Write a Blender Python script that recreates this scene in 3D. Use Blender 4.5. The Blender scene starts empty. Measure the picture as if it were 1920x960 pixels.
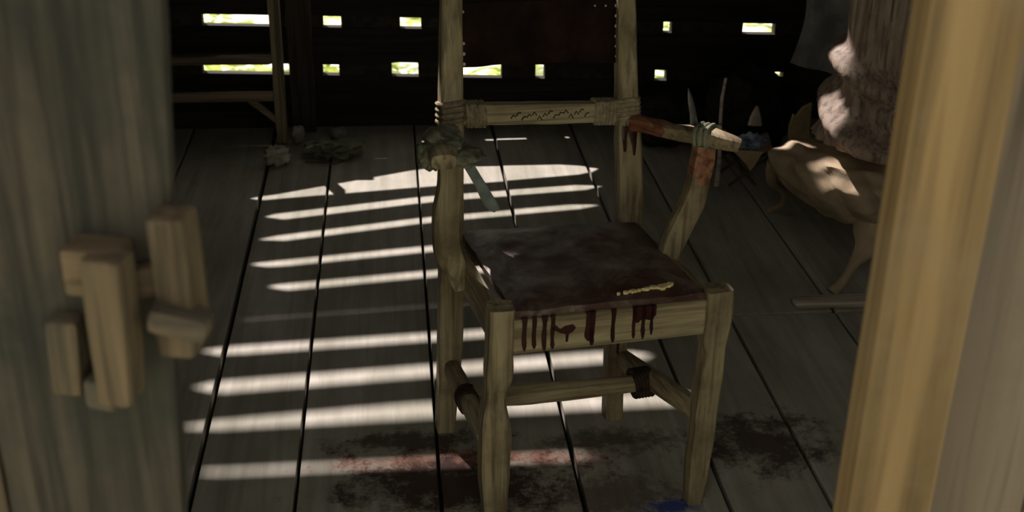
import bpy, bmesh, math, random
from mathutils import Vector, Matrix, noise
random.seed(7)
sc = bpy.context.scene
COL = sc.collection
R = math.radians

# ------------------------------------------------------------------ camera
cam_d = bpy.data.cameras.new('camera'); cam = bpy.data.objects.new('camera', cam_d); COL.objects.link(cam)
F_PX = 2300.0
cam_d.sensor_width = 36.0; cam_d.lens = F_PX / 1920.0 * 36.0
cam_d.clip_start = 0.02; cam_d.clip_end = 200
def _n(v): return v.normalized()
yd = _n(Vector(((715 - 960) / F_PX, (480 + 610) / F_PX, -1.0)))       # room's depth axis seen from the camera
up = Vector((math.sin(R(1.0)), math.cos(R(1.0)), 0)); fw = Vector((0, 0, -1))
zd = _n(up + fw * (-(up.dot(yd)) / fw.dot(yd)))
xd = yd.cross(zd)
rot = Matrix((xd, yd, zd))                                            # rows: world axes in camera space
cam.matrix_world = Matrix.Translation((0, 0, 1.65)) @ rot.to_4x4()
cam_d.dof.use_dof = True; cam_d.dof.focus_distance = 2.75; cam_d.dof.aperture_fstop = 5.6
sc.camera = cam

# ------------------------------------------------------------------ world, sun, exposure
w = bpy.data.worlds.new('sky'); sc.world = w; w.use_nodes = True
bg = w.node_tree.nodes['Background']
bg.inputs['Color'].default_value = (1.0, 0.97, 0.82, 1); bg.inputs['Strength'].default_value = 1.0
sun_d = bpy.data.lights.new('sun', 'SUN'); sun = bpy.data.objects.new('sun', sun_d); COL.objects.link(sun)
TAN = 1.1; AZ = 0.45                                                  # sun: rise and leftward shift per metre of depth
sun_d.energy = 7.6; sun_d.angle = R(0.7); sun_d.color = (1.0, 0.92, 0.88)
sun.rotation_euler = Vector((-AZ, 1.0, TAN)).to_track_quat('Z', 'Y').to_euler()
sun.location = (0, 9, 9)
vs = sc.view_settings
vs.view_transform = 'Standard'; vs.look = 'None'; vs.gamma = 1.0; vs.use_curve_mapping = False
vs.exposure = 0.3

# ------------------------------------------------------------------ materials
def nodes(name):
    m = bpy.data.materials.new(name); m.use_nodes = True
    nt = m.node_tree; b = nt.nodes['Principled BSDF']
    return m, nt, b
def nd(nt, t, **kw):
    n = nt.nodes.new(t)
    for k, v in kw.items(): setattr(n, k, v)
    return n
def ramp(nt, stops):
    r = nd(nt, 'ShaderNodeValToRGB'); e = r.color_ramp.elements
    while len(e) < len(stops): e.new(0.5)
    for i, (p, c) in enumerate(stops):
        e[i].position = p; e[i].color = (c[0], c[1], c[2], 1)
    return r
def mix(nt, fac, a, b, mode='MIX'):
    n = nd(nt, 'ShaderNodeMix', data_type='RGBA', blend_type=mode)
    for i, v in ((0, fac), (6, a), (7, b)):
        if isinstance(v, (int, float)): n.inputs[i].default_value = v
        elif isinstance(v, tuple): n.inputs[i].default_value = (*v, 1)
        else: nt.links.new(v, n.inputs[i])
    return n.outputs[2]
def noise_tex(nt, vec, scale, detail=6, rough=.6, dist=0.0):
    n = nd(nt, 'ShaderNodeTexNoise'); n.inputs['Scale'].default_value = scale
    n.inputs['Detail'].default_value = detail; n.inputs['Roughness'].default_value = rough
    n.inputs['Distortion'].default_value = dist
    nt.links.new(vec, n.inputs['Vector']); return n.outputs['Fac']
def coords(nt, kind='Object', scale=(1, 1, 1), rnd=True, loc=(0, 0, 0)):
    tc = nd(nt, 'ShaderNodeTexCoord')
    src = tc.outputs['Object']
    if kind == 'World': src = nd(nt, 'ShaderNodeNewGeometry').outputs['Position']
    if rnd:
        oi = nd(nt, 'ShaderNodeObjectInfo'); mu = nd(nt, 'ShaderNodeMath', operation='MULTIPLY'); mu.inputs[1].default_value = 37.0
        nt.links.new(oi.outputs['Random'], mu.inputs[0])
        ad = nd(nt, 'ShaderNodeVectorMath', operation='ADD'); nt.links.new(src, ad.inputs[0]); nt.links.new(mu.outputs[0], ad.inputs[1]); src = ad.outputs[0]
    mp = nd(nt, 'ShaderNodeMapping'); mp.inputs['Scale'].default_value = scale; mp.inputs['Location'].default_value = loc
    nt.links.new(src, mp.inputs['Vector']); return mp.outputs['Vector']
def bump(nt, b, fac, strength=.4, dist=.004):
    n = nd(nt, 'ShaderNodeBump'); n.inputs['Strength'].default_value = strength; n.inputs['Distance'].default_value = dist
    nt.links.new(fac, n.inputs['Height']); nt.links.new(n.outputs[0], b.inputs['Normal'])
def wood(name, dark, light, axis='Z', fine=1.0, rough=.75, stain=None, stain_amt=.5, bstr=.5):
    m, nt, b = nodes(name)
    s = [22 * fine] * 3; s['XYZ'.index(axis)] = 1.3 * fine
    v = coords(nt, scale=tuple(s))
    f = noise_tex(nt, v, 1.0, 8, .62, .6)
    r = ramp(nt, [(.3, dark), (.7, light)]); nt.links.new(f, r.inputs[0])
    s2 = [60 * fine] * 3; s2['XYZ'.index(axis)] = 2.0 * fine
    f2 = noise_tex(nt, coords(nt, scale=tuple(s2)), 1.0, 4, .6)
    r2 = ramp(nt, [(.36, (.35, .33, .3)), (.52, (1, 1, 1))]); nt.links.new(f2, r2.inputs[0])
    c = mix(nt, .8, r.outputs[0], r2.outputs[0], 'MULTIPLY')
    if stain:
        f3 = noise_tex(nt, coords(nt, scale=(5, 5, 5)), 1.0, 6, .65)
        r3 = ramp(nt, [(.48, (0, 0, 0)), (.66, (stain_amt,) * 3)]); nt.links.new(f3, r3.inputs[0])
        c = mix(nt, r3.outputs[0], c, stain)
    nt.links.new(c, b.inputs['Base Color']); b.inputs['Roughness'].default_value = rough
    b.inputs['Specular IOR Level'].default_value = .25
    bump(nt, b, f, bstr)
    return m
def plain(name, c1, c2, scale=14, rough=.8, spec=.25, bstr=.5, detail=7, bd=.004, metallic=0.0):
    m, nt, b = nodes(name)
    f = noise_tex(nt, coords(nt), scale, detail, .65)
    r = ramp(nt, [(.34, c1), (.66, c2)]); nt.links.new(f, r.inputs[0])
    nt.links.new(r.outputs[0], b.inputs['Base Color'])
    b.inputs['Roughness'].default_value = rough; b.inputs['Specular IOR Level'].default_value = spec; b.inputs['Metallic'].default_value = metallic
    bump(nt, b, f, bstr, bd)
    return m

M = {}
M['chair'] = wood('pale_chair_wood', (.155, .118, .064), (.47, .385, .235), 'Z', 1.0, .65, (.085, .06, .03), .75)
M['chair_x'] = wood('pale_chair_wood_cross', (.155, .118, .064), (.47, .385, .235), 'X', 1.3, .65, (.10, .04, .03), .5)
M['chair_y'] = wood('pale_chair_wood_side', (.155, .118, .064), (.47, .385, .235), 'Y', 1.3, .65, (.10, .04, .03), .5)
M['bloody_wood'] = wood('bloodied_arm_wood', (.16, .035, .02), (.40, .22, .12), 'Y', 1.0, .45, (.12, .012, .008), .8)
M['leather'] = plain('dark_leather', (.008, .004, .003), (.026, .013, .010), 10, .9, .08, .4)
M['rope'] = plain('rope', (.14, .11, .07), (.38, .31, .20), 60, .9, .1, .6)
M['dark_rope'] = plain('dark_rope', (.016, .010, .008), (.07, .045, .03), 60, .9, .1, .6)
M['wrap'] = plain('grey_wrap', (.08, .082, .055), (.25, .245, .17), 22, .85, .2, .8)
M['strap'] = plain('strap_leather', (.10, .12, .115), (.20, .225, .21), 25, .6, .3, .3)
M['iron'] = plain('dark_iron', (.05, .05, .05), (.13, .13, .13), 40, .45, .5, .3, metallic=.6)
M['nail'] = plain('nail', (.30, .28, .26), (.55, .52, .48), 40, .4, .5, .1)
M['blood'] = plain('dried_blood', (.018, .005, .004), (.05, .011, .008), 18, .4, .4, .2)
M['worn'] = plain('worn_pale_edge', (.55, .42, .18), (.85, .72, .40), 60, .8, .2, .6)
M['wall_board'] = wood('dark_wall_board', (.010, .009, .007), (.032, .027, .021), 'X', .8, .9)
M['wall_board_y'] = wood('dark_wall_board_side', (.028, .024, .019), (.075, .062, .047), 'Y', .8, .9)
M['ceil'] = wood('dark_ceiling_board', (.03, .025, .02), (.08, .065, .05), 'Y', .8, .9)
M['chink'] = plain('mud_chinking', (.02, .018, .014), (.05, .043, .033), 25, .95, .1, .8)
M['post'] = wood('dark_post_wood', (.022, .017, .013), (.06, .048, .036), 'Z', .9, .85)
M['rack'] = wood('rack_wood', (.13, .095, .06), (.28, .21, .14), 'X', 1.0, .8)
M['rack_z'] = wood('rack_wood_upright', (.13, .10, .06), (.27, .22, .14), 'Z', 1.0, .8)
M['door'] = wood('grey_door_wood', (.008, .007, .006), (.052, .043, .033), 'Z', 1.5, .85, (.010, .011, .011), .75)
M['door_warm'] = wood('warm_door_wood', (.022, .016, .010), (.08, .058, .036), 'Z', .8, .85)
M['latch'] = wood('latch_wood', (.030, .021, .012), (.112, .080, .050), 'Z', 1.4, .8, (.035, .035, .034), .7)
M['latch_x'] = wood('latch_bar_wood', (.030, .021, .012), (.112, .078, .048), 'X', 1.4, .8, (.035, .032, .03), .6)
M['jamb'] = wood('yellow_jamb_wood', (.112, .068, .028), (.195, .128, .062), 'Z', .42, .7, (.13, .10, .066), .5, .25)
M['jamb_grey'] = wood('grey_jamb_wood', (.085, .063, .048), (.13, .10, .08), 'Z', .55, .8, (.075, .063, .054), .6, .25)
M['carve'] = wood('carved_wood', (.22, .16, .12), (.44, .33, .26), 'Z', 1.1, .7, (.07, .052, .04), .8, .15)
M['stool'] = plain('stool_wood', (.22, .165, .10), (.46, .34, .22), 6, .7, .25, .5)
M['wall_light_patch'] = plain('pale_wall_light', (.42, .41, .38), (.80, .78, .72), 7, .9, .1, .8)  # light splashed on the back wall, put into a pale colour
M['tan'] = plain('tan_leather', (.36, .27, .13), (.66, .50, .27), 12, .7, .3, .4)
M['blue'] = plain('blue_cloth', (.06, .08, .14), (.45, .52, .65), 20, .9, .1, .8)
M['sack'] = plain('dark_sack', (.012, .011, .010), (.035, .032, .028), 20, .95, .05, .7)
M['sunspot_pale'] = plain('sunspot_pale', (.6, .5, .38), (.85, .75, .6), 20, .6, .3, .3)  # pale tone shared by the stick's peg and the added sun-spot piece
M['rag'] = plain('pale_rag', (.15, .15, .11), (.55, .53, .42), 14, .95, .05, .9)
M['stone'] = plain('stone', (.12, .11, .095), (.36, .33, .29), 16, .9, .1, .9)
M['twig'] = plain('twig', (.05, .04, .03), (.13, .105, .075), 30, .9, .1, .6)
M['board_pale'] = wood('pale_board', (.36, .30, .24), (.62, .53, .44), 'X', .8, .8)

def floor_mat():
    m, nt, b = nodes('floor_plank')
    f = noise_tex(nt, coords(nt, scale=(18, 1.0, 18)), 1.0, 8, .62, .8)
    r = ramp(nt, [(.28, (.28, .255, .21)), (.72, (.50, .45, .40))]); nt.links.new(f, r.inputs[0])
    f2 = noise_tex(nt, coords(nt, scale=(3, 2, 3)), 1.0, 6, .6)
    r2 = ramp(nt, [(.35, (.62, .64, .56)), (.65, (1, 1, 1))]); nt.links.new(f2, r2.inputs[0])
    c = mix(nt, .9, r.outputs[0], r2.outputs[0], 'MULTIPLY')
    wp = coords(nt, 'World', rnd=False)
    edge = noise_tex(nt, wp, 13.0, 10, .8)
    def blob(x, y, rx, ry, amt):
        mp = nd(nt, 'ShaderNodeMapping'); mp.inputs['Location'].default_value = (-x / rx, -y / ry, 0); mp.inputs['Scale'].default_value = (1 / rx, 1 / ry, 0)
        nt.links.new(wp, mp.inputs[0])
        ln = nd(nt, 'ShaderNodeVectorMath', operation='LENGTH'); nt.links.new(mp.outputs[0], ln.inputs[0])
        a = nd(nt, 'ShaderNodeMath', operation='MULTIPLY_ADD'); a.inputs[1].default_value = 3.4; nt.links.new(edge, a.inputs[0]); nt.links.new(ln.outputs['Value'], a.inputs[2])
        mr = nd(nt, 'ShaderNodeMapRange'); mr.inputs['From Min'].default_value = 2.55; mr.inputs['From Max'].default_value = 2.05
        mr.inputs['To Max'].default_value = amt; nt.links.new(a.outputs[0], mr.inputs['Value']); return mr.outputs['Result']
    for (x, y, rx, ry, amt, col) in STAINS:
        c = mix(nt, blob(x, y, rx, ry, amt), c, col)
    nt.links.new(c, b.inputs['Base Color']); b.inputs['Roughness'].default_value = .7; b.inputs['Specular IOR Level'].default_value = .2
    bump(nt, b, f, .35, .003)
    return m
BLD = (.035, .013, .008)
STAINS = [(.14, 2.38, .42, .06, .75, (.30, .10, .06)), (.12, 2.28, .36, .17, .93, BLD), (.02, 2.46, .25, .07, .85, BLD), (.50, 2.43, .26, .07, .7, BLD), (.86, 2.40, .22, .17, .85, BLD),
          (.45, 2.22, .24, .12, .6, BLD), (.585, 2.165, .085, .04, .95, (.04, .06, .22))]
M['floor'] = floor_mat()

# ------------------------------------------------------------------ mesh helpers
def link(name, me, mat, parent=None, smooth=False):
    o = bpy.data.objects.new(name, me); COL.objects.link(o)
    if mat and not me.materials: me.materials.append(M[mat] if isinstance(mat, str) else mat)
    if parent: o.parent = parent
    if smooth:
        for p in me.polygons: p.use_smooth = True
        me.set_sharp_from_angle(angle=R(33))
    return o
def from_bm(name, bm, mat, parent=None, smooth=False):
    bmesh.ops.recalc_face_normals(bm, faces=bm.faces)
    me = bpy.data.meshes.new(name); bm.to_mesh(me); bm.free()
    return link(name, me, mat, parent, smooth)
def tag(o, label=None, cat=None, group=None, kind=None):
    if label: o['label'] = label
    if cat: o['category'] = cat
    if group: o['group'] = group
    if kind: o['kind'] = kind
    return o
def empty(name, loc=(0, 0, 0), rz=0, label=None, cat=None, group=None, kind=None):
    o = bpy.data.objects.new(name, None); COL.objects.link(o); o.location = loc; o.rotation_euler = (0, 0, rz); o.empty_display_size = .1
    return tag(o, label, cat, group, kind)
def jit(bm, amt, scale, seed=0.0):
    for v in bm.verts:
        v.co += noise.noise_vector(v.co * scale + Vector((seed, seed * 1.7, seed * .3))) * amt
def box(name, x0, x1, y0, y1, z0, z1, mat, parent=None, bevel=.004, cuts=0, j=0.0, seed=0.0, taper=None, rotm=None):
    bm = bmesh.new(); bmesh.ops.create_cube(bm, size=1)
    c = Vector(((x0 + x1) / 2, (y0 + y1) / 2, (z0 + z1) / 2)); s = Vector((x1 - x0, y1 - y0, z1 - z0))
    if bevel: 
        for v in bm.verts: v.co = Vector((v.co.x * s.x, v.co.y * s.y, v.co.z * s.z))
        bmesh.ops.bevel(bm, geom=bm.edges[:], offset=bevel, segments=2, affect='EDGES', profile=.6)
    else:
        for v in bm.verts: v.co = Vector((v.co.x * s.x, v.co.y * s.y, v.co.z * s.z))
    if cuts:
        ax = max(range(3), key=lambda i: s[i])
        for k in range(1, cuts + 1):
            p = Vector((0, 0, 0)); nn = Vector((0, 0, 0)); nn[ax] = 1; p[ax] = -s[ax] / 2 + s[ax] * k / (cuts + 1)
            bmesh.ops.bisect_plane(bm, geom=bm.verts[:] + bm.edges[:] + bm.faces[:], plane_co=p, plane_no=nn)
    if taper:
        for v in bm.verts: taper(v, s)
    if rotm: bmesh.ops.transform(bm, matrix=rotm, verts=bm.verts)
    for v in bm.verts: v.co += c
    if j: jit(bm, j, 9, seed)
    return from_bm(name, bm, mat, parent)
SQ = [(1, -.8), (1, 0), (1, .8), (.8, 1), (0, 1), (-.8, 1), (-1, .8), (-1, 0), (-1, -.8), (-.8, -1), (0, -1), (.8, -1)]
def sweep(name, pts, sizes, mat, parent=None, seg=16, power=4.0, sub=5, ref=(0, 1, 0), j=0.0, jscale=18, seed=0.0, smooth=True, bm_out=None, twist=0.0):
    """rounded-rectangle section swept along points; sizes = (full width, full depth) per point"""
    if power >= 5: seg = len(SQ)
    n = len(pts); P = [Vector(p) for p in pts]; S = [(s, s) if isinstance(s, (int, float)) else s for s in sizes]
    def cr(a, b, c, d, t):
        return .5 * ((2 * b) + (c - a) * t + (2 * a - 5 * b + 4 * c - d) * t * t + (3 * b - a - 3 * c + d) * t ** 3)
    Q, Z = [], []
    for i in range(n - 1):
        p0, p1, p2, p3 = P[max(i - 1, 0)], P[i], P[i + 1], P[min(i + 2, n - 1)]
        s0, s1, s2, s3 = S[max(i - 1, 0)], S[i], S[i + 1], S[min(i + 2, n - 1)]
        for k in range(sub):
            t = k / sub
            Q.append(cr(p0, p1, p2, p3, t)); Z.append(tuple(max(.0005, cr(s0[a], s1[a], s2[a], s3[a], t)) for a in (0, 1)))
    Q.append(P[-1]); Z.append(S[-1])
    bm = bm_out or bmesh.new(); rings = []
    rf = Vector(ref)
    for i, q in enumerate(Q):
        t = (Q[min(i + 1, len(Q) - 1)] - Q[max(i - 1, 0)]).normalized()
        b1 = (rf - t * rf.dot(t)).normalized(); a1 = b1.cross(t).normalized()
        ring = []
        for k in range(seg):
            if power >= 5: ca, sa = SQ[k]; rr = 1.0
            else:
                an = 2 * math.pi * (k + .5) / seg
                ca, sa = math.cos(an), math.sin(an)
                rr = (abs(ca) ** power + abs(sa) ** power) ** (-1 / power)
            p = q + a1 * (ca * rr * Z[i][0] / 2) + b1 * (sa * rr * Z[i][1] / 2)
            if j: p += noise.noise_vector(p * jscale + Vector((seed, seed, seed))) * j
            ring.append(bm.verts.new(p))
        rings.append(ring)
    for a, b in zip(rings, rings[1:]):
        for k in range(seg): bm.faces.new((a[k], a[(k + 1) % seg], b[(k + 1) % seg], b[k]))
    bm.faces.new(rings[0][::-1]); bm.faces.new(rings[-1])
    if bm_out: return bm
    o = from_bm(name, bm, mat, parent, smooth)
    return o
def lump(name, c, r, mat, parent=None, amp=.25, freq=3.0, seed=0.0, sub=3, squash_to=None):
    bm = bmesh.new(); bmesh.ops.create_icosphere(bm, subdivisions=sub, radius=1)
    for v in bm.verts:
        d = v.co.normalized()
        k = 1 + amp * noise.noise(d * freq + Vector((seed, seed, seed))) + amp * .5 * noise.noise(d * freq * 2.7 + Vector((seed, 0, seed)))
        v.co = Vector((d.x * r[0] * k, d.y * r[1] * k, d.z * r[2] * k)) + Vector(c)
        if squash_to is not None: v.co.z = max(v.co.z, squash_to)
    return from_bm(name, bm, mat, parent, True)
def helix(name, c0, c1, hw, hd, turns, r, mat, parent, ref=(0, 1, 0), power=3.0, seed=0):
    """rope wound round a rectangular member from c0 to c1"""
    rnd = random.Random(seed); c0, c1 = Vector(c0), Vector(c1); t = (c1 - c0).normalized(); rf = Vector(ref)
    b1 = (rf - t * rf.dot(t)).normalized(); a1 = b1.cross(t)
    pts = []; N = int(turns * 14)
    for i in range(N + 1):
        an = 2 * math.pi * i / 14; ca, sa = math.cos(an), math.sin(an)
        rr = (abs(ca) ** power + abs(sa) ** power) ** (-1 / power)
        wob = .0012 * math.sin(i * .9 + seed)
        pts.append(c0.lerp(c1, i / N) + a1 * ca * rr * (hw + r * .6) + b1 * sa * rr * (hd + r * .6) + t * wob)
    return tube(name, pts, r, mat, parent)
def tube(name, pts, r, mat, parent, seg=7):
    bm = bmesh.new(); rings = []; P = [Vector(p) for p in pts]; prev = None
    for i, q in enumerate(P):
        t = (P[min(i + 1, len(P) - 1)] - P[max(i - 1, 0)]).normalized()
        if prev is None:
            a = t.orthogonal().normalized()
        else:
            a = (prev - t * prev.dot(t)).normalized()
        prev = a; b = t.cross(a); rad = r if isinstance(r, (int, float)) else r[i]
        rings.append([bm.verts.new(q + (a * math.cos(2 * math.pi * k / seg) + b * math.sin(2 * math.pi * k / seg)) * rad) for k in range(seg)])
    for a, b in zip(rings, rings[1:]):
        for k in range(seg): bm.faces.new((a[k], a[(k + 1) % seg], b[(k + 1) % seg], b[k]))
    bm.faces.new(rings[0][::-1]); bm.faces.new(rings[-1])
    return from_bm(name, bm, mat, parent, True)
def outline(name, pts2, to3, thick, mat, parent=None, j=0.0):
    """flat outline with thickness; to3(u, v, d) gives the 3-D point at depth d"""
    bm = bmesh.new()
    a = [bm.verts.new(to3(u, v, 0)) for u, v in pts2]; b = [bm.verts.new(to3(u, v, thick)) for u, v in pts2]
    n = len(pts2)
    bm.faces.new(a); bm.faces.new(b[::-1])
    for i in range(n): bm.faces.new((a[i], b[i], b[(i + 1) % n], a[(i + 1) % n]))
    return from_bm(name, bm, mat, parent)

# ------------------------------------------------------------------ room
X0, X1, YF, YB, ZC = -1.7, 2.0, 1.0, 4.74, 2.85
floor = empty('floor', (0, 0, 0), kind='structure')
edges = [(-1.72, 0), (-1.42, .006), (-1.11, .006), (-.79, .010), (-.468, .014), (-.238, .009), (.083, .008), (.398, .012), (.718, .011), (.946, .010), (1.26, .008), (1.60, .008), (2.02, 0)]
for i, ((a, ga), (b, gb)) in enumerate(zip(edges, edges[1:])):
    spans = [(.85, YB + .05)]
    if a > .9: spans = [(.85, 3.036), (3.05, YB + .05)]
    for (ya, yb_) in spans:
        box('plank', a + ga / 2, b - gb / 2, ya, yb_, -.035, random.uniform(-.0015, .001), 'floor', floor, .003)
box('joist_bed', X0 - .02, X1 + .02, .85, YB + .05, -.12, -.05, 'chink', floor, 0)

# back wall: irregular horizontal boards; the sun falls through the gaps between them
wb = empty('wall_back', (0, YB, 0), kind='structure')
XS = sorted(set([X0 - .05 + (X1 - X0 + .1) * i / 60 for i in range(61)] + [.60 + .02 * i for i in range(12)]))
TH = .020
def smooth(t): t = max(0, min(1, t)); return t * t * (3 - 2 * t)
def gap_fn(ctrl, h, xa, xb, fade=.06, hole=None):
    """ctrl: [(x, y on the floor)] where the stripe falls; h: stripe depth on the floor"""
    c = [(px - AZ * (YB - py), py) for px, py in ctrl]; ha = h
    xa -= AZ * (YB - ctrl[0][1]); xb -= AZ * (YB - ctrl[-1][1])
    off = AZ * (YB - ctrl[1][1])
    def f(x):
        if x <= c[0][0]: s = (c[1][1] - c[0][1]) / (c[1][0] - c[0][0]); y = c[0][1] + s * .3 * (x - c[0][0])
        elif x >= c[-1][0]: y = c[-1][1]
        else:
            for (p, q) in zip(c, c[1:]):
                if p[0] <= x <= q[0]: y = p[1] + (q[1] - p[1]) * (x - p[0]) / (q[0] - p[0])
        z = TAN * (YB - y)
        k = smooth((x - xa) / fade) * smooth((xb - x) / (fade * 1.5))
        hh = (h(x + off) if callable(h) else h) * TAN * .5
        e = hole[2] * smooth((x - hole[0]) / .03) * smooth((hole[1] - x) / .03) if hole else 0
        return (z - hh * k - e, z + (hh + TAN * TH) * k + e)
    return f
def row(z0, slope, h, extra=0.0):
    return lambda x: (z0 + slope * x - h / 2, z0 + slope * x + h / 2 + extra * smooth((x + .06) / .05) * smooth((.72 - x) / .05))
def lin(x, a, ya, b, yb_): t = max(0, min(1, (x - a) / (b - a))); return ya + (yb_ - ya) * t
gaps = [
    row(.228, -.030, .0435, .0135),
    row(.422, -.026, .044),
    gap_fn([(-.45, 4.00), (.15, 4.175), (.66, 4.215)], lambda x: lin(x, -.5, .03, .12, .16) * (1 if x < .3 else lin(x, .3, 1, .68, .62)), -.53, .76),
    gap_fn([(-.43, 3.825), (.128, 3.965), (.69, 4.04)], .046, -.46, .76),
    gap_fn([(-.43, 3.645), (.121, 3.785), (.64, 3.865)], .038, -.46, .72),
    gap_fn([(-.40, 3.462), (.112, 3.553), (.6, 3.63)], .036, -.46, .70),
    gap_fn([(-.35, 3.302), (.113, 3.372), (.6, 3.44)], .036, -.40, .70),
    gap_fn([(-.5, 3.10), (.2, 3.17), (.6, 3.2)], .0, -.5, .7, hole=(.62, .76, .030)),  # hole openings here and below are added to throw sun on the carved post
    gap_fn([(-.51, 2.928), (.231, 2.985), (.6, 3.01)], .038, -.54, .70, hole=(.60, .79, .06)),
    gap_fn([(-.51, 2.74), (.084, 2.792), (.54, 2.83)], .052, -.55, .70, hole=(.60, .79, .05)),
    gap_fn([(-.52, 2.562), (.083, 2.602), (.65, 2.612)], lambda x: lin(x, -.5, .03, .0, .062), -.55, .80),
    gap_fn([(-.49, 2.37), (.18, 2.376), (.6, 2.38)], .016, -.52, .50),
]
def wall_board(lo, hi, i):
    TH = .040 if i < 3 else .020
    bm = bmesh.new(); V = []
    for x in XS:
        a, b = lo(x), hi(x)
        if b - a < .004: b = a + .004
        V.append([bm.verts.new((x, 0, a)), bm.verts.new((x, 0, b)), bm.verts.new((x, TH, b)), bm.verts.new((x, TH, a))])
    for p, q in zip(V, V[1:]):
        for k in range(4): bm.faces.new((p[k], p[(k + 1) % 4], q[(k + 1) % 4], q[k]))
    bm.faces.new(V[0]); bm.faces.new(V[-1][::-1])
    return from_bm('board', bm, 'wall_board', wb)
prev = lambda x: -.15
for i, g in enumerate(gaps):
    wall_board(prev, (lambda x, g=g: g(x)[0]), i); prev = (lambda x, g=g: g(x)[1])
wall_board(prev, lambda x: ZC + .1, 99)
# chinking: what fills the two low gaps between their openings
def chinks(g, opens, pad=.012):
    xs = [X0 - .05] + [v for o in opens for v in o] + [X1 + .05]
    for a, b in zip(xs[::2], xs[1::2]):
        if b - a < .01: continue
        bm = bmesh.new(); V = []; n = max(3, int((b - a) / .05))
        for k in range(n + 1):
            x = a + (b - a) * k / n; lo, hi = g(x); e = .004 * noise.noise(Vector((x * 30, lo * 10, 0)))
            xx = x + (.008 * noise.noise(Vector((x * 9, 3, lo))) if 0 < k < n else 0)
            V.append([bm.verts.new((xx, .004 + e, lo - .001)), bm.verts.new((xx, .004 + e, hi + .001)), bm.verts.new((xx, .052, hi + pad)), bm.verts.new((xx, .052, lo - pad))])
        for p, q in zip(V, V[1:]):
            for k in range(4): bm.faces.new((p[k], p[(k + 1) % 4], q[(k + 1) % 4], q[k]))
        bm.faces.new(V[0]); bm.faces.new(V[-1][::-1])
        from_bm('chinking', bm, 'chink', wb)
chinks(gaps[1], [(-.875, -.862), (-.722, -.425), (-.262, -.192), (.037, .119), (1.085, 1.12), (1.41, 1.545)])
chinks(gaps[0], [(-.738, -.375), (-.272, -.208), (.0, .105), (.252, .438), (.575, .612), (1.064, 1.112), (1.438, 1.452), (1.467, 1.60)])

# side walls and ceiling
wl = empty('wall_left', (X0, 0, 0), kind='structure'); wr = empty('wall_right', (X1, 0, 0), kind='structure')
nb = 15
for k in range(nb):
    z0, z1 = -.15 + 3.05 * k / nb, -.15 + 3.05 * (k + 1) / nb
    box('board', 0, .03, .82, YB + .03, z0, z1, 'wall_board_y', wr, .004)
    box('board', -.03, 0, .82, YB + .03, z0, z1, 'wall_board_y', wl, .004)
ce = empty('ceiling', (0, 0, ZC), kind='structure')
cb = [(.45 + (4.20 - .45) * k / 17, .45 + (4.20 - .45) * (k + 1) / 17, None) for k in range(17)] + [(4.20, 4.36, (-.27, -.06)), (4.36, 4.37, None), (4.37, 4.50, (-.785, -.70)), (4.50, YB + .08, None)]  # two unseen openings added to let sun onto right arm and left post
for (ya, yb_, hole) in cb:
    for (xa, xb) in ([(X0 - .1, hole[0]), (hole[1], X1 + .1)] if hole else [(X0 - .1, X1 + .1)]):
        box('board', xa, xb, ya, yb_, 0, .03, 'ceil', ce, .003)
# front wall: doorway between the door on the left and the jamb on the right
wf = empty('wall_front', (0, YF, 0), kind='structure')
fx = [.5425, .66, .86, 1.08, 1.30, 1.53, 1.76, X1 + .05]
for a, b in zip(fx, fx[1:]):
    for (za, zb) in (((-.15, .8), (2.15, ZC)) if 1.0 < a < 1.7 else ((-.15, ZC),)):
        box('plank', a + .0015, b - .0015, .012, .045, za, zb, 'jamb_grey', wf, .004)
wn = empty('fill_window_1', (1.42, YF, .8), kind='structure')  # added unseen window, lets fill light onto the right of the floor
for (xa, xb, za, zb) in ((-.34, .34, 0, .04), (-.34, .34, 1.31, 1.35), (-.34, -.30, .04, 1.31), (.30, .34, .04, 1.31)):
    box('frame', xa, xb, -.01, .06, za, zb, 'post', wn, .004)
for a, b in ((X0 - .05, -1.45), (-1.45, -1.2), (-1.2, -.985)):
    box('plank', a + .0005, b - .0005, .012, .045, -.15, ZC, 'door', wf, .004)
box('lintel', -.985, .5425, 0, .06, 2.02, 2.20, 'jamb_grey', wf, .006)
box('gable_board', -.985, .5425, .012, .045, 2.20, ZC, 'jamb_grey', wf, .004)
t1 = box('trim_1', .448, .541, YF - .022, YF + .02, -.15, 2.02, 'jamb', None, .012, 14, .002, 3.1)
tag(t1, kind='structure')

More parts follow.
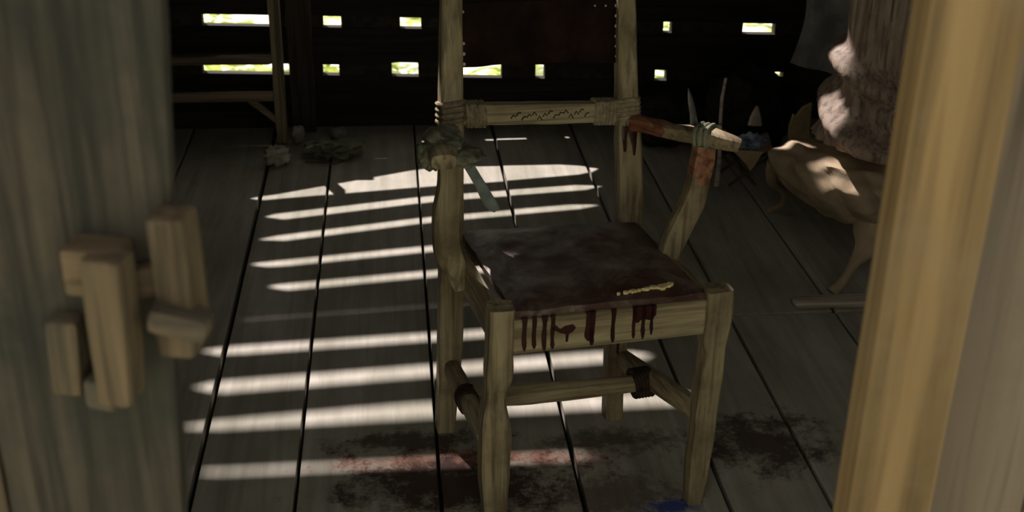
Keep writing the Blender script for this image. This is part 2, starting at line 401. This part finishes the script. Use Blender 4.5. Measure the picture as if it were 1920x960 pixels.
# ------------------------------------------------------------------ door with its wooden latch
door = empty('door_1', (-.6, YF, 0), kind='structure')
def door_plank(x0, x1, mat, slant=0.0, seed=0):
    def tp(v, s):
        if v.co.x > 0: v.co.x += slant * (v.co.z - .15)
    box('plank', x0 + .6, x1 + .6, -.015, .018, .03, 2.0, mat, door, .006, 18, .003, seed, tp)
door_plank(-.98, -.78, 'door', 0, 1); door_plank(-.777, -.575, 'door', 0, 2); door_plank(-.572, -.372, 'door_warm', 0, 4)
door_plank(-.370, -.196, 'door', .064, 6)
box('crossbar', -.37, .36, .019, .045, .45, .57, 'door', door, .006, 6, .002, 8); box('crossbar', -.37, .36, .019, .045, 1.55, 1.67, 'door', door, .006, 6, .002, 9)
la = empty('latch', (0, 0, 0)); la.parent = door; la.location = (.6, 0, 0); la['label'] = 'carved wooden latch of blocks and pegs'
def lbox(name, x0, x1, y0, y1, z0, z1, mat, tb=1.0, rz=0, ry=0, seed=0, bev=.006):
    def tp(v, s):
        if v.co.z < 0: v.co.x *= 1 + (tb - 1) * (-v.co.z / (s.z / 2))
    m = Matrix.Rotation(R(rz), 4, 'Z') @ Matrix.Rotation(R(ry), 4, 'Y')
    return box(name, x0, x1, y0, y1, z0, z1, mat, la, bev, 4, .0025, seed, tp, m)
# (depths are measured outwards from the door face at -0.015)
lbox('keeper', -.259, -.224, -.070, -.036, 1.072, 1.212, 'latch', .80, -16, 2, 1)          # tall front block
lbox('keeper_arm', -.277, -.228, -.052, -.012, 1.168, 1.212, 'latch_x', 1, -12, 3, 2)       # arm back to the door
lbox('keeper_foot', -.306, -.276, -.036, -.010, 1.066, 1.140, 'latch', .92, -10, 3, 3)      # lower block behind
lbox('keeper_stub', -.276, -.246, -.050, -.012, 1.056, 1.086, 'latch', .9, -14, 4, 4)
lbox('bar', -.232, -.190, -.030, -.010, 1.158, 1.188, 'latch_x', 1, 0, -12, 5)              # sliding bar
lbox('keeper', -.203, -.170, -.050, -.012, 1.132, 1.240, 'latch', .96, -14, -2, 6)
lbox('peg', -.212, -.160, -.068, -.036, 1.136, 1.160, 'latch_x', 1, -6, 12, 7, .009)
lbox('keeper_foot', -.208, -.172, -.046, -.012, 1.106, 1.134, 'latch', .9, -10, 0, 8)

# ------------------------------------------------------------------ the armchair
ch = empty('armchair', (.391, 2.351, 0), R(8), 'blood-stained pale timber armchair with rope bindings in the middle of the floor', 'chair')
# front legs
sweep('leg', [(-.230, -.2, 0), (-.230, -.2, .05), (-.232, -.2, .13), (-.231, -.2, .235), (-.232, -.2, .28), (-.232, -.2, .335), (-.225, -.2, .386), (-.224, -.2, .45), (-.2215, -.2, .535)],
      [(.042, .042), (.048, .048), (.058, .055), (.061, .058), (.056, .052), (.040, .042), (.052, .05), (.050, .05), (.051, .05)], 'chair', ch, 24, 8, 5, (0, 1, 0), .0016, 22, 1)
sweep('leg', [(.222, -.2, 0), (.225, -.2, .08), (.228, -.2, .19), (.229, -.2, .25), (.232, -.2, .33), (.234, -.2, .385), (.232, -.2, .42), (.236, -.2, .47), (.233, -.2, .53)],
      [(.032, .036), (.044, .045), (.047, .05), (.049, .05), (.050, .05), (.046, .046), (.054, .052), (.054, .052), (.055, .052)], 'chair', ch, 24, 8, 5, (0, 1, 0), .0016, 22, 5)
# back posts
pl_ = sweep('back_post', [(-.262, .2, 0), (-.252, .2, .15), (-.246, .2, .3), (-.243, .2, .52), (-.239, .218, .68), (-.236, .235, .80), (-.228, .268, 1.02), (-.225, .285, 1.13)],
      [(.042, .042), (.050, .048), (.055, .05), (.050, .05), (.050, .046), (.050, .044), (.044, .04), (.04, .036)], 'chair', ch, 24, 8, 5, (0, 1, 0), .0016, 20, 9)
pr_ = sweep('back_post', [(.154, .17, 0), (.152, .17, .18), (.166, .18, .36), (.174, .19, .52), (.168, .212, .70), (.163, .228, .80), (.160, .268, 1.02), (.160, .285, 1.13)],
      [(.044, .042), (.046, .045), (.052, .05), (.055, .05), (.054, .048), (.046, .044), (.040, .04), (.038, .036)], 'chair', ch, 24, 8, 5, (0, 1, 0), .0016, 20, 13)
# seat rails
fr = box('seat_rail', -.2, .208, -.214, -.188, .430, .508, 'chair_x', ch, .004, 8, .001, 2)
sweep('seat_rail', [(-.236, .18, .468), (-.222, -.18, .470)], [(.024, .078)] * 2, 'chair_y', ch, 12, 6, 6, (0, 0, 1), .001)
sweep('seat_rail', [(.182, .165, .468), (.226, -.18, .470)], [(.024, .078)] * 2, 'chair_y', ch, 12, 6, 6, (0, 0, 1), .001)
box('seat_rail', -.225, .155, .178, .200, .440, .505, 'chair_x', ch, .004, 6, .001, 3)
# seat: a worn board soaked dark
def seat_mat():
    m, nt, b = nodes('bloody_seat')
    f = noise_tex(nt, coords(nt, scale=(14, 14, 14), rnd=False), 1.0, 10, .78, .6)
    r = ramp(nt, [(.36, (.07, .042, .032)), (.64, (.26, .20, .16))]); nt.links.new(f, r.inputs[0])
    g = noise_tex(nt, coords(nt, scale=(9, 9, 9), rnd=False, loc=(3.1, 1.2, 0)), 1.0, 8, .72, .5)
    r2 = ramp(nt, [(.42, (.95, .95, .95)), (.58, (.12, .12, .12))]); nt.links.new(g, r2.inputs[0])
    c = mix(nt, r2.outputs[0], r.outputs[0], (.050, .014, .009))
    nt.links.new(c, b.inputs['Base Color']); b.inputs['Roughness'].default_value = .4; b.inputs['Specular IOR Level'].default_value = .5
    bump(nt, b, f, .9, .004); return m
bm = bmesh.new(); N = 26; cor = [Vector((-.222, .196, 0)), Vector((.182, .176, 0)), Vector((.204, -.206, 0)), Vector((-.194, -.206, 0))]
top, bot = [], []
for i in range(N + 1):
    for k in range(N + 1):
        u, v = k / N, i / N
        p = cor[0].lerp(cor[1], u).lerp(cor[3].lerp(cor[2], u), v)
        e = min(u, 1 - u, v, 1 - v) * 2
        z = .522 + .008 * smooth(e * 4) + .0035 * noise.noise(p * 22)
        wv = .003 * noise.noise(Vector((p.x * 30, p.y * 30, 4))) if e == 0 else 0
        top.append(bm.verts.new((p.x + wv, p.y + wv, z))); bot.append(bm.verts.new((p.x + wv, p.y + wv, .507)))
W = N + 1
for i in range(N):
    for k in range(N):
        a = i * W + k
        bm.faces.new((top[a], top[a + W], top[a + W + 1], top[a + 1])); bm.faces.new((bot[a], bot[a + 1], bot[a + W + 1], bot[a + W]))
for i in range(N):
    for (a, b) in ((i, i + 1), (N * W + i + 1, N * W + i), ((i + 1) * W, i * W), (i * W + N, (i + 1) * W + N)):
        bm.faces.new((top[a], top[b], bot[b], bot[a]))
seat = from_bm('seat', bm, seat_mat(), ch, True); seat['label'] = 'dark blood-soaked seat'
# pale worn flakes near the front edge of the seat
rn = random.Random(3)
def flake(cx, cy, rx, ry, seed):
    rr = random.Random(seed); pts = []
    for k in range(18):
        a = 2 * math.pi * k / 18; q = rr.uniform(.65, 1.2); pts.append((cx + rx * q * math.cos(a), cy + ry * q * math.sin(a)))
    f = outline('worn_patch', pts, lambda u, v, d: (u, v, .5315 + .0012 - d), .006, 'worn', seat)
    f['label'] = 'pale worn patch'
for i, (a, b, c, d) in enumerate([(.128, -.172, .013, .008), (.108, -.175, .012, .0065), (.088, -.178, .009, .004), (.143, -.167, .007, .006), (.058, -.181, .009, .005), (.043, -.184, .007, .004), (.072, -.180, .005, .0025), (.026, -.186, .004, .0025), (.120, -.182, .006, .003)]):
    flake(a, b, c, d, i + 3)
# blood running down the front rail
def drip(u, wd, z1, seed=0, shape=None):
    rr = random.Random(seed); pts = []
    zs = [.511 - (.511 - z1) * k / 8 for k in range(9)]
    ws = [wd * (1.25 if k == 0 else 1.0) * rr.uniform(.75, 1.1) for k in range(9)]; ws[-1] = wd * .4
    L = [(u - w_ / 2 + .0006 * math.sin(k), z) for k, (z, w_) in enumerate(zip(zs, ws))]; Rr = [(u + w_ / 2 + .0006 * math.sin(k), z) for k, (z, w_) in enumerate(zip(zs, ws))]
    outline('blood_drip', shape or (L + Rr[::-1]), lambda a, b, d: (a, -.2158 + d, b), .004, 'blood', fr)
for i, (u, wd, z1) in enumerate([(-.176, .010, .437), (-.156, .009, .440), (-.135, .010, .433), (-.118, .009, .435), (-.042, .018, .445), (-.036, .011, .434), (.008, .009, .436), (.052, .008, .440), (.072, .009, .437), (.090, .007, .444)]):
    drip(u, wd, z1, i)
drip(0, 0, 0, 0, [(.048, .511), (.098, .511), (.098, .488), (.085, .478), (.070, .484), (.060, .474), (.049, .480)])
drip(0, 0, 0, 0, [(-.122, .482), (-.112, .488), (-.102, .478), (-.092, .484), (-.076, .486), (-.070, .478), (-.076, .470), (-.084, .466), (-.086, .448), (-.090, .448), (-.091, .466), (-.102, .470), (-.110, .474)])
# stretchers
sl = sweep('stretcher', [(-.246, .18, .178), (-.245, 0, .197), (-.244, -.18, .217)], [(.038, .048)] * 3, 'chair_y', ch, 14, 3, 6, (0, 0, 1), .002, 16, 3)
sr = sweep('stretcher', [(.164, .165, .165), (.192, 0, .195), (.221, -.18, .226)], [(.038, .052)] * 3, 'chair_y', ch, 14, 3, 6, (0, 0, 1), .002, 16, 4)
sx = sweep('stretcher', [(-.235, .02, .192), (-.04, .022, .183), (.188, .02, .182)], [(.042, .050), (.040, .046), (.034, .036)], 'chair_x', ch, 14, 3, 8, (0, 0, 1), .002, 16, 7)
sx['label'] = 'cross stretcher between the side stretchers'
helix('rope_binding', (.145, .02, .182), (.190, .02, .184), .026, .026, 6, .0065, 'dark_rope', sx, (0, 0, 1), 2.2, 2)
helix('rope_binding', (-.245, .035, .193), (-.245, -.012, .198), .018, .022, 5, .0048, 'dark_rope', sl, (0, 0, 1), 2.4, 4)
# back rail, its bindings and the leather panel
br = sweep('back_rail', [(-.225, .233, .786), (-.03, .230, .778), (.155, .231, .770)], [(.030, .044), (.032, .046), (.030, .042)], 'chair_x', ch, 14, 5, 8, (0, 0, 1), .0014, 20, 6)
helix('rope_binding', (-.206, .233, .785), (-.160, .232, .783), .016, .022, 5, .0056, 'rope', br, (0, 0, 1), 4, 1)
helix('rope_binding', (.088, .231, .773), (.146, .231, .770), .016, .022, 7, .0056, 'rope', br, (0, 0, 1), 4, 2)
helix('rope_binding', (-.2375, .228, .765), (-.2355, .237, .815), .024, .022, 4, .0056, 'rope', pl_, (0, 1, 0), 4, 3)
helix('rope_binding', (.1645, .223, .752), (.1628, .231, .800), .024, .022, 5, .0056, 'rope', pr_, (0, 1, 0), 4, 5)
# carved scratches along the back rail
for i in range(15):
    u = -.105 + .012 * i; z = .780 + .006 * math.sin(i * 2.1)
    tube('carved_mark', [(u, .2135, z - .006), (u + .004, .2125, z + .002), (u + .010, .2135, z - .003 + .005 * math.sin(i))], .0014, 'dark_rope', br, 5)
bm = bmesh.new(); NU, NV = 20, 10; g1, g2 = [], []
for i in range(NV + 1):
    for k in range(NU + 1):
        u, v = k / NU, i / NV
        z = .882 + v * .135 + (.006 * (u - .5)) * -1; x = -.210 + u * .358
        y = .246 + v * .020 + .012 * math.sin(math.pi * u) + .004 * noise.noise(Vector((x * 14, z * 14, 0)))
        z += .004 * noise.noise(Vector((x * 20, v * 3, 5))) * (1 if i in (0, NV) else 0)
        g1.append(bm.verts.new((x, y, z))); g2.append(bm.verts.new((x, y + .006, z)))
W = NU + 1
for i in range(NV):
    for k in range(NU):
        a = i * W + k; bm.faces.new((g1[a], g1[a + 1], g1[a + W + 1], g1[a + W])); bm.faces.new((g2[a], g2[a + W], g2[a + W + 1], g2[a + 1]))
for k in range(NU):
    for a, b in ((k, k + 1), (NV * W + k + 1, NV * W + k)): bm.faces.new((g1[a], g2[a], g2[b], g1[b]))
for i in range(NV):
    for a, b in (((i + 1) * W, i * W), (i * W + NU, (i + 1) * W + NU)): bm.faces.new((g1[a], g2[a], g2[b], g1[b]))
back = from_bm('backrest', bm, 'leather', ch, True); back['label'] = 'dark leather backrest panel with nail heads'
nm = bmesh.new(); bmesh.ops.create_uvsphere(nm, u_segments=8, v_segments=5, radius=.0042); nme = bpy.data.meshes.new('nail'); nm.to_mesh(nme); nm.free()
for side, xx in ((0, -.203), (1, .141)):
    for k in range(6):
        o = link('nail', nme, 'nail', back); o.location = (xx, .247 + .020 * (k + .4) / 6, .892 + .022 * k); o.scale = (1, .55, 1)
for k in range(13):
    o = link('nail', nme, 'nail', back); o.location = (-.17 + .024 * k, .2665 + .0118 * math.sin(math.pi * ((-.17 + .024 * k) + .21) / .358), 1.006 - .0004 * k); o.scale = (.6, .4, .6)
# arms and supports
al = sweep('armrest', [(-.240, .215, .752), (-.262, .13, .768), (-.285, .05, .780), (-.298, -.01, .786), (-.302, -.045, .784)], [(.040, .034), (.044, .034), (.056, .036), (.062, .038), (.050, .032)], 'chair_y', ch, 14, 3.5, 6, (0, 0, 1), .002, 20, 2)
ar = sweep('armrest', [(.170, .205, .752), (.200, .145, .760), (.232, .08, .766), (.272, .02, .776), (.310, -.015, .772), (.330, -.025, .766)], [(.036, .032), (.036, .030), (.040, .032), (.050, .040), (.042, .034), (.034, .028)], 'chair_y', ch, 14, 3.5, 6, (0, 0, 1), .002, 20, 8)
sweep('blood_smear', [(.176, .193, .753), (.200, .145, .760), (.214, .115, .763), (.226, .093, .765)], [(.039, .035), (.040, .034), (.042, .035), (.036, .026)], 'bloody_wood', ar, 14, 3.5, 6, (0, 0, 1), .003, 40, 8)
ar['label'] = 'armrest smeared with blood'
sweep('arm_support', [(-.250, .072, .450), (-.262, .062, .500), (-.281, .05, .555), (-.283, .05, .630), (-.274, .05, .700), (-.273, .05, .765)], [(.030, .04), (.050, .046), (.060, .046), (.056, .044), (.050, .042), (.050, .042)], 'chair', ch, 14, 4, 6, (0, 1, 0), .0018, 20, 3)
asr = sweep('arm_support', [(.200, .008, .455), (.205, .008, .515), (.222, .010, .565), (.252, .012, .635), (.262, .012, .690), (.270, .012, .760)], [(.032, .04), (.046, .044), (.052, .044), (.052, .042), (.046, .04), (.044, .04)], 'chair', ch, 14, 4, 6, (0, 1, 0), .0018, 20, 12)
# blood on the right post and right support
sweep('blood_stain', [(.264, .011, .672), (.263, .012, .695), (.266, .012, .725), (.270, .012, .757)], [(.030, .036), (.047, .0425), (.0465, .0425), (.046, .0425)], 'bloody_wood', asr, 14, 4, 5, (0, 1, 0), .0022, 55)
sweep('blood_stain', [(.176, .186, .665), (.174, .187, .70), (.168, .188, .745)], [(.006, .003), (.010, .004), (.024, .005)], 'blood', pr_, 10, 3, 4, (0, 1, 0), .001, 60)
sweep('blood_stain', [(.152, .184, .690), (.150, .186, .72), (.152, .188, .748)], [(.006, .003), (.010, .004), (.018, .005)], 'blood', pr_, 10, 3, 4, (0, 1, 0), .001, 60)
sweep('blood_stain', [(.150, .149, .36), (.149, .1465, .25), (.150, .146, .19)], [(.010, .004), (.008, .004), (.005, .003)], 'blood', pr_, 8, 3, 4, (0, 1, 0), .001, 60)
# wrap and hanging strap on the left arm, spike and strap on the right arm
wr1 = lump('arm_wrap', (-.286, .045, .792), (.044, .060, .030), 'wrap', ch, .35, 1.7, 3.3, 4); wr1['label'] = 'grey leather wrapped round the arm'
lump('wrap_fold', (-.258, .005, .778), (.044, .045, .018), 'wrap', wr1, .3, 1.8, 8.3, 4)
lump('wrap_fold', (-.318, .03, .772), (.026, .040, .032), 'wrap', wr1, .35, 1.8, 5.1, 4)
sweep('strap', [(-.262, .01, .775), (-.245, -.008, .757), (-.222, -.012, .715), (-.200, -.010, .672), (-.186, -.006, .655)], [(.016, .006), (.020, .006), (.022, .005), (.026, .005), (.016, .004)], 'strap', ch, 12, 4, 5, (0, 1, .3), .001, 30)['label'] = 'grey leather strap hanging from the arm'
sp = sweep('spike', [(.266, .058, .755), (.262, .06, .785), (.256, .06, .815), (.248, .06, .845), (.241, .06, .872)], [(.018, .010), (.018, .010), (.015, .008), (.012, .006), (.001, .001)], 'iron', ch, 8, 2, 4, (0, 1, 0)); sp['label'] = 'dark iron spike sticking up through the arm'
helix('wrist_strap', (.262, .036, .774), (.286, .006, .777), .024, .019, 3, .0055, 'wrap', ar, (0, 0, 1), 3.5, 3)

# ------------------------------------------------------------------ rack and post at the back on the left
rk = empty('wooden_rack', (-.42, 4.57, 0), 0, 'low wooden rack frame with two rails and a diagonal brace by the back wall', 'rack')
def rb(name, x0, x1, y0, y1, z0, z1, mat='rack', **k): return box(name, x0 + .42, x1 + .42, y0 - 4.57, y1 - 4.57, z0, z1, mat, rk, .004, 4, .002, k.get('seed', 1))
rb('leg', -.450, -.408, 4.54, 4.58, 0, .575, 'rack_z', seed=1); rb('leg', -1.30, -1.26, 4.54, 4.58, 0, .575, 'rack_z', seed=2)
rb('leg', -1.30, -1.26, 4.675, 4.715, 0, .575, 'rack_z', seed=4)
rb('rail', -1.26, -.450, 4.545, 4.57, .318, .342, seed=5); rb('rail', -1.26, -.450, 4.545, 4.575, .172, .206, seed=6)
rb('shelf_board', -1.29, -.46, 4.58, 4.70, .306, .322, seed=8)
sweep('brace', [(-.125, -.01, .178), (-.012, -.01, .080)], [(.022, .022)] * 2, 'rack', rk, 10, 5, 4, (0, 1, 0), .001)
po = box('trim_2', -.397, -.304, 4.665, 4.735, 0, .568, 'post', None, .008, 8, .004, 5); tag(po, kind='structure')
tag(lump('rag', (-.435, 4.335, .030), (.045, .04, .036), 'rag', None, .6, 2.4, 2.0, 4, 0.001), 'pale crumpled rag at the foot of the rack leg', 'rag')
tag(lump('rag', (-.225, 4.42, .022), (.095, .07, .030), 'wrap', None, .7, 2.6, 6.0, 4, 0.001), 'dark grey-green crumpled rag spread on the floor beside the square post', 'rag')
tag(lump('stone', (-.368, 4.55, .036), (.026, .025, .036), 'stone', None, .3, 1.8, 1.0, 3, 0.001), 'small pale upright stone against the square post', 'stone')
tag(lump('stone', (-.22, 4.60, .020), (.035, .03, .022), 'stone', None, .3, 1.8, 9.0, 3, 0.001), 'flat dark stone near the back wall behind the rag', 'stone')
tag(tube('twig', [(-.33, 4.33, .006), (-.27, 4.31, .010), (-.22, 4.30, .006), (-.17, 4.32, .014)], [.004, .004, .003, .002], 'twig', None), 'thin bent twig lying on the floor before the dark rag', 'twig')

# ------------------------------------------------------------------ carved stool and lobed post on the right
st = empty('carved_stool', (1.43, 3.47, 0), 0, 'lumpy carved wooden stool with curved legs beside the right door jamb', 'stool')
bm = bmesh.new(); bmesh.ops.create_icosphere(bm, subdivisions=5, radius=1)
for v in bm.verts:
    d = v.co.normalized(); an = math.atan2(d.y, d.x)
    fold = abs(math.sin(an * 4.5 + d.z * 2.2)); k = 1 + (.16 * fold - .06) * (1 - d.z * d.z) + .10 * noise.noise(d * 3.1)
    left = max(0, -d.x)
    v.co = Vector((d.x * (.205 + .035 * left) * k, d.y * .24 * k, d.z * .112 * (1 + .2 * noise.noise(d * 4)) + .238 + .06 * left * left))
from_bm('seat', bm, 'stool', st, True)
sweep('leg', [(-.20, .17, .24), (-.185, .22, .15), (-.12, .285, .085), (-.11, .30, .035), (-.155, .31, 0.0)], [.045, .032, .022, .018, .020], 'stool', st, 12, 2.4, 5, (0, 1, .2), .002)
sweep('leg', [(.02, -.14, .24), (.005, -.19, .165), (-.02, -.235, .115), (-.065, -.265, .075), (-.105, -.295, .03), (-.14, -.31, 0)], [.11, .105, .070, .030, .026, .036], 'stool', st, 12, 2.6, 5, (0, 1, .2), .003)
sweep('leg', [(.17, .15, .24), (.21, .20, .14), (.23, .22, .06), (.26, .24, 0)], [.05, .035, .025, .03], 'stool', st, 12, 2.4, 5, (0, 1, .2), .002)
cp = empty('carved_post', (1.465, 3.47, .372), 0, 'stout dark carved post with bulging spiral bands standing on the lumpy stool', 'post')
bm = bmesh.new(); rings = []; NS, NZ = 64, 110; Z0, Z1 = .0, .95
for i in range(NZ + 1):
    z = Z0 + (Z1 - Z0) * i / NZ; ring = []
    for k in range(NS):
        an = 2 * math.pi * k / NS
        ph = (z / .175 + 2 * (an - math.pi) / (2 * math.pi) - 1.02) % 1.0        # two-start spiral
        ridge = math.exp(-((ph - .5) / .22) ** 2)
        amp = .058 * smooth((.33 - z) / .06)
        r = .112 + .05 * smooth((.11 - z) / .11) + amp * ridge + .010 * math.sin(3 * an + z * 9) + .004 * (noise.noise(Vector((math.cos(an) * 9, math.sin(an) * 9, z * 2))))
        groove = max(0, noise.noise(Vector((math.cos(an) * 6, math.sin(an) * 6, z * 1.2 + 7)))) * .030 * (1 - ridge)
        ring.append(bm.verts.new(((r - groove) * math.cos(an), (r - groove) * math.sin(an), z)))
    rings.append(ring)
for a, b in zip(rings, rings[1:]):
    for k in range(NS): bm.faces.new((a[k], a[(k + 1) % NS], b[(k + 1) % NS], b[k]))
bm.faces.new(rings[0][::-1]); bm.faces.new(rings[-1])
from_bm('shaft', bm, 'carve', cp, True)
tag(box('loose_board', 1.15, 1.86, 3.062, 3.120, .001, .018, 'board_pale', None, .004, 6, .001), 'narrow pale board lying flat on the floor in front of the stool leg', 'board')

# ------------------------------------------------------------------ clutter at the back on the right
fs = empty('folding_stool', (1.25, 4.04, 0), 0, 'small folding stool with crossed sticks and a tan leather sling', 'stool')
for (a, b) in (((-.07, -.03, .125), (.045, -.03, .004)), ((.085, -.03, .125), (-.055, -.03, .004)), ((-.07, .10, .125), (.045, .10, .004)), ((.085, .10, .125), (-.055, .10, .004))):
    sweep('leg', [a, Vector(a).lerp(Vector(b), .5) + Vector((.004, 0, 0)), b], [.011, .012, .010], 'twig', fs, 8, 2, 4, (0, 1, 0), .001)
bm = bmesh.new(); G = []
for i in range(9):
    for k in range(11):
        u, v = k / 10, i / 8
        x = -.075 + .165 * u; y = -.045 + .16 * v
        z = .125 + .075 * math.sin(math.pi * v * .8 + .4) * (1 - .3 * u) - .03 * math.sin(math.pi * u) + .008 * noise.noise(Vector((x * 40, y * 40, 1)))
        G.append(bm.verts.new((x, y, z)))
for i in range(8):
    for k in range(10): a = i * 11 + k; bm.faces.new((G[a], G[a + 1], G[a + 12], G[a + 11]))
bmesh.ops.solidify(bm, geom=bm.faces[:], thickness=.008)
sling = from_bm('sling', bm, 'tan', fs, True)
outline('sling_flap', [(-.062, .150), (.055, .140), (.040, .110), (.026, .082), (.014, .066), (.000, .090), (-.03, .120)], lambda u, v, d: (u, -.050 + d, v), .006, 'tan', fs)
tag(lump('cloth', (1.262, 3.995, .178), (.050, .030, .026), 'blue', None, .55, 2.8, 4.0, 4), 'crumpled pale blue cloth on the small folding stool', 'cloth')
wsk = empty('stick', (1.155, 4.02, 0), 0, 'thin upright stick with a side peg behind the chair arm', 'stick')
tube('shaft', [(0, 0, .0), (.002, 0, .1), (-.008, 0, .25), (-.010, 0, .33), (0, .01, .40)], [.010, .008, .006, .006, .005], 'board_pale', wsk)
tube('peg', [(-.004, -.002, .225), (-.028, -.002, .222), (-.036, -.002, .222)], [.008, .010, .008], 'sunspot_pale', wsk)
tag(lump('sack', (1.36, 4.40, .15), (.16, .15, .18), 'sack', None, .25, 1.8, 2.5, 4, 0.001), 'large dark slumped sack against the back wall', 'sack')
tag(lump('sack', (1.06, 4.50, .09), (.15, .13, .11), 'sack', None, .25, 1.8, 7.5, 4, 0.001), 'low dark sack slumped against the back wall behind the upright stick', 'sack')
tag(sweep('sunspot_pale', [(1.338, 4.225, .155), (1.340, 4.232, .185), (1.345, 4.245, .225)], [(.055, .03), (.042, .026), (.010, .010)], 'sunspot_pale', None, 12, 2.4, 5, (0, 1, 0), .002), 'added pale pointed piece standing in for a sun spot on the large dark sack', 'sunspot_pale')  # added piece, its pale colour stands for a spot of sun
def lean(x, y, z, lx, ly): return lambda u, v, d: (x + u + v * lx, y + v * ly + d, z + v)
tag(outline('broken_board', [(0, 0), (.10, 0), (.115, .10), (.105, .18), (.112, .27), (.08, .255), (.055, .225), (.045, .232), (.03, .18), (.035, .13), (.0, .085), (-.012, .05)], lean(1.40, 4.06, 0, .0, .25), .016, 'tan'), 'jagged broken tan board leaning behind the lumpy stool', 'board')
tag(outline('leaning_board', [(0, 0), (.07, 0), (.075, .36), (.01, .38)], lean(1.49, 4.02, 0, .12, .15), .02, 'post'), 'tall dark board leaning behind the carved post', 'board')
bm = bmesh.new(); G = []  # added sheet, its pale colour stands for light on the wall boards
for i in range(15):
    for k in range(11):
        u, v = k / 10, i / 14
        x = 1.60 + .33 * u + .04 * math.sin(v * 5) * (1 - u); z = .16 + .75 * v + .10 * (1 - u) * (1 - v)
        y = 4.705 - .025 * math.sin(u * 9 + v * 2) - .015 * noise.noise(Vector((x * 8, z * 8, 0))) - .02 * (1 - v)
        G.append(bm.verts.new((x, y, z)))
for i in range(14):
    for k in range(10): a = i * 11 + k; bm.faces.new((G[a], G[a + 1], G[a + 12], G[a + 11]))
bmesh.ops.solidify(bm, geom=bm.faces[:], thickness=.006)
tag(from_bm('wall_light_patch', bm, 'wall_light_patch', None, True), 'added pale sheet standing in for light on the back wall boards behind the carved post', 'wall_light_patch')

# ------------------------------------------------------------------ outside, seen through the gaps
def ground_mat():
    m, nt, b = nodes('sunlit_ground')
    f = noise_tex(nt, coords(nt, 'World', rnd=False), 3.5, 8, .65)
    r = ramp(nt, [(.30, (.14, .20, .03)), (.42, (.50, .55, .10)), (.50, (.80, .80, .60)), (.65, (.9, .88, .82))]); nt.links.new(f, r.inputs[0])
    nt.links.new(r.outputs[0], b.inputs['Base Color']); b.inputs['Roughness'].default_value = .9
    return m
bm = bmesh.new(); bmesh.ops.create_grid(bm, x_segments=60, y_segments=60, size=30)
for v in bm.verts: v.co.z = -.42 + .06 * noise.noise(v.co * .4)
tag(from_bm('ground', bm, ground_mat(), None, True), kind='structure')
def leaf_mat():
    m, nt, b = nodes('leaf')
    f = noise_tex(nt, coords(nt, 'World', rnd=False), 6, 3, .6)
    r = ramp(nt, [(.35, (.16, .24, .025)), (.65, (.50, .55, .08))]); nt.links.new(f, r.inputs[0]); nt.links.new(r.outputs[0], b.inputs['Base Color'])
    b.inputs['Roughness'].default_value = .5
    tr = nd(nt, 'ShaderNodeBsdfTranslucent'); nt.links.new(r.outputs[0], tr.inputs[0]); mx = nd(nt, 'ShaderNodeMixShader'); mx.inputs[0].default_value = .45
    out = nt.nodes['Material Output']; nt.links.new(b.outputs[0], mx.inputs[1]); nt.links.new(tr.outputs[0], mx.inputs[2]); nt.links.new(mx.outputs[0], out.inputs[0]); return m
rl = random.Random(11); verts, faces = [], []
for c in range(150):
    cx, cy = rl.uniform(-2.2, 3.4), rl.uniform(5.3, 8.5)
    for k in range(rl.randint(8, 18)):
        a = rl.uniform(0, 6.28); L = rl.uniform(.06, .16); wd = L * .3; h = rl.uniform(.02, .30); px, py = cx + rl.gauss(0, .1), cy + rl.gauss(0, .1)
        d = Vector((math.cos(a), math.sin(a), rl.uniform(-.3, .6))).normalized(); s = d.cross(Vector((0, 0, 1))).normalized(); o = Vector((px, py, -.42 + h)); u = s.cross(d)
        b0 = len(verts)
        verts += [tuple(o), tuple(o + d * L * .5 + s * wd), tuple(o + d * L - u * L * .15), tuple(o + d * L * .5 - s * wd), tuple(o + d * L * .5 - u * L * .06)]
        faces += [(b0, b0 + 1, b0 + 4), (b0 + 1, b0 + 2, b0 + 4), (b0 + 2, b0 + 3, b0 + 4), (b0 + 3, b0, b0 + 4)]
me = bpy.data.meshes.new('undergrowth'); me.from_pydata(verts, [], faces)
tag(link('undergrowth', me, leaf_mat()), 'sunlit yellow-green leafy undergrowth outside the back wall', 'plants', kind='stuff')
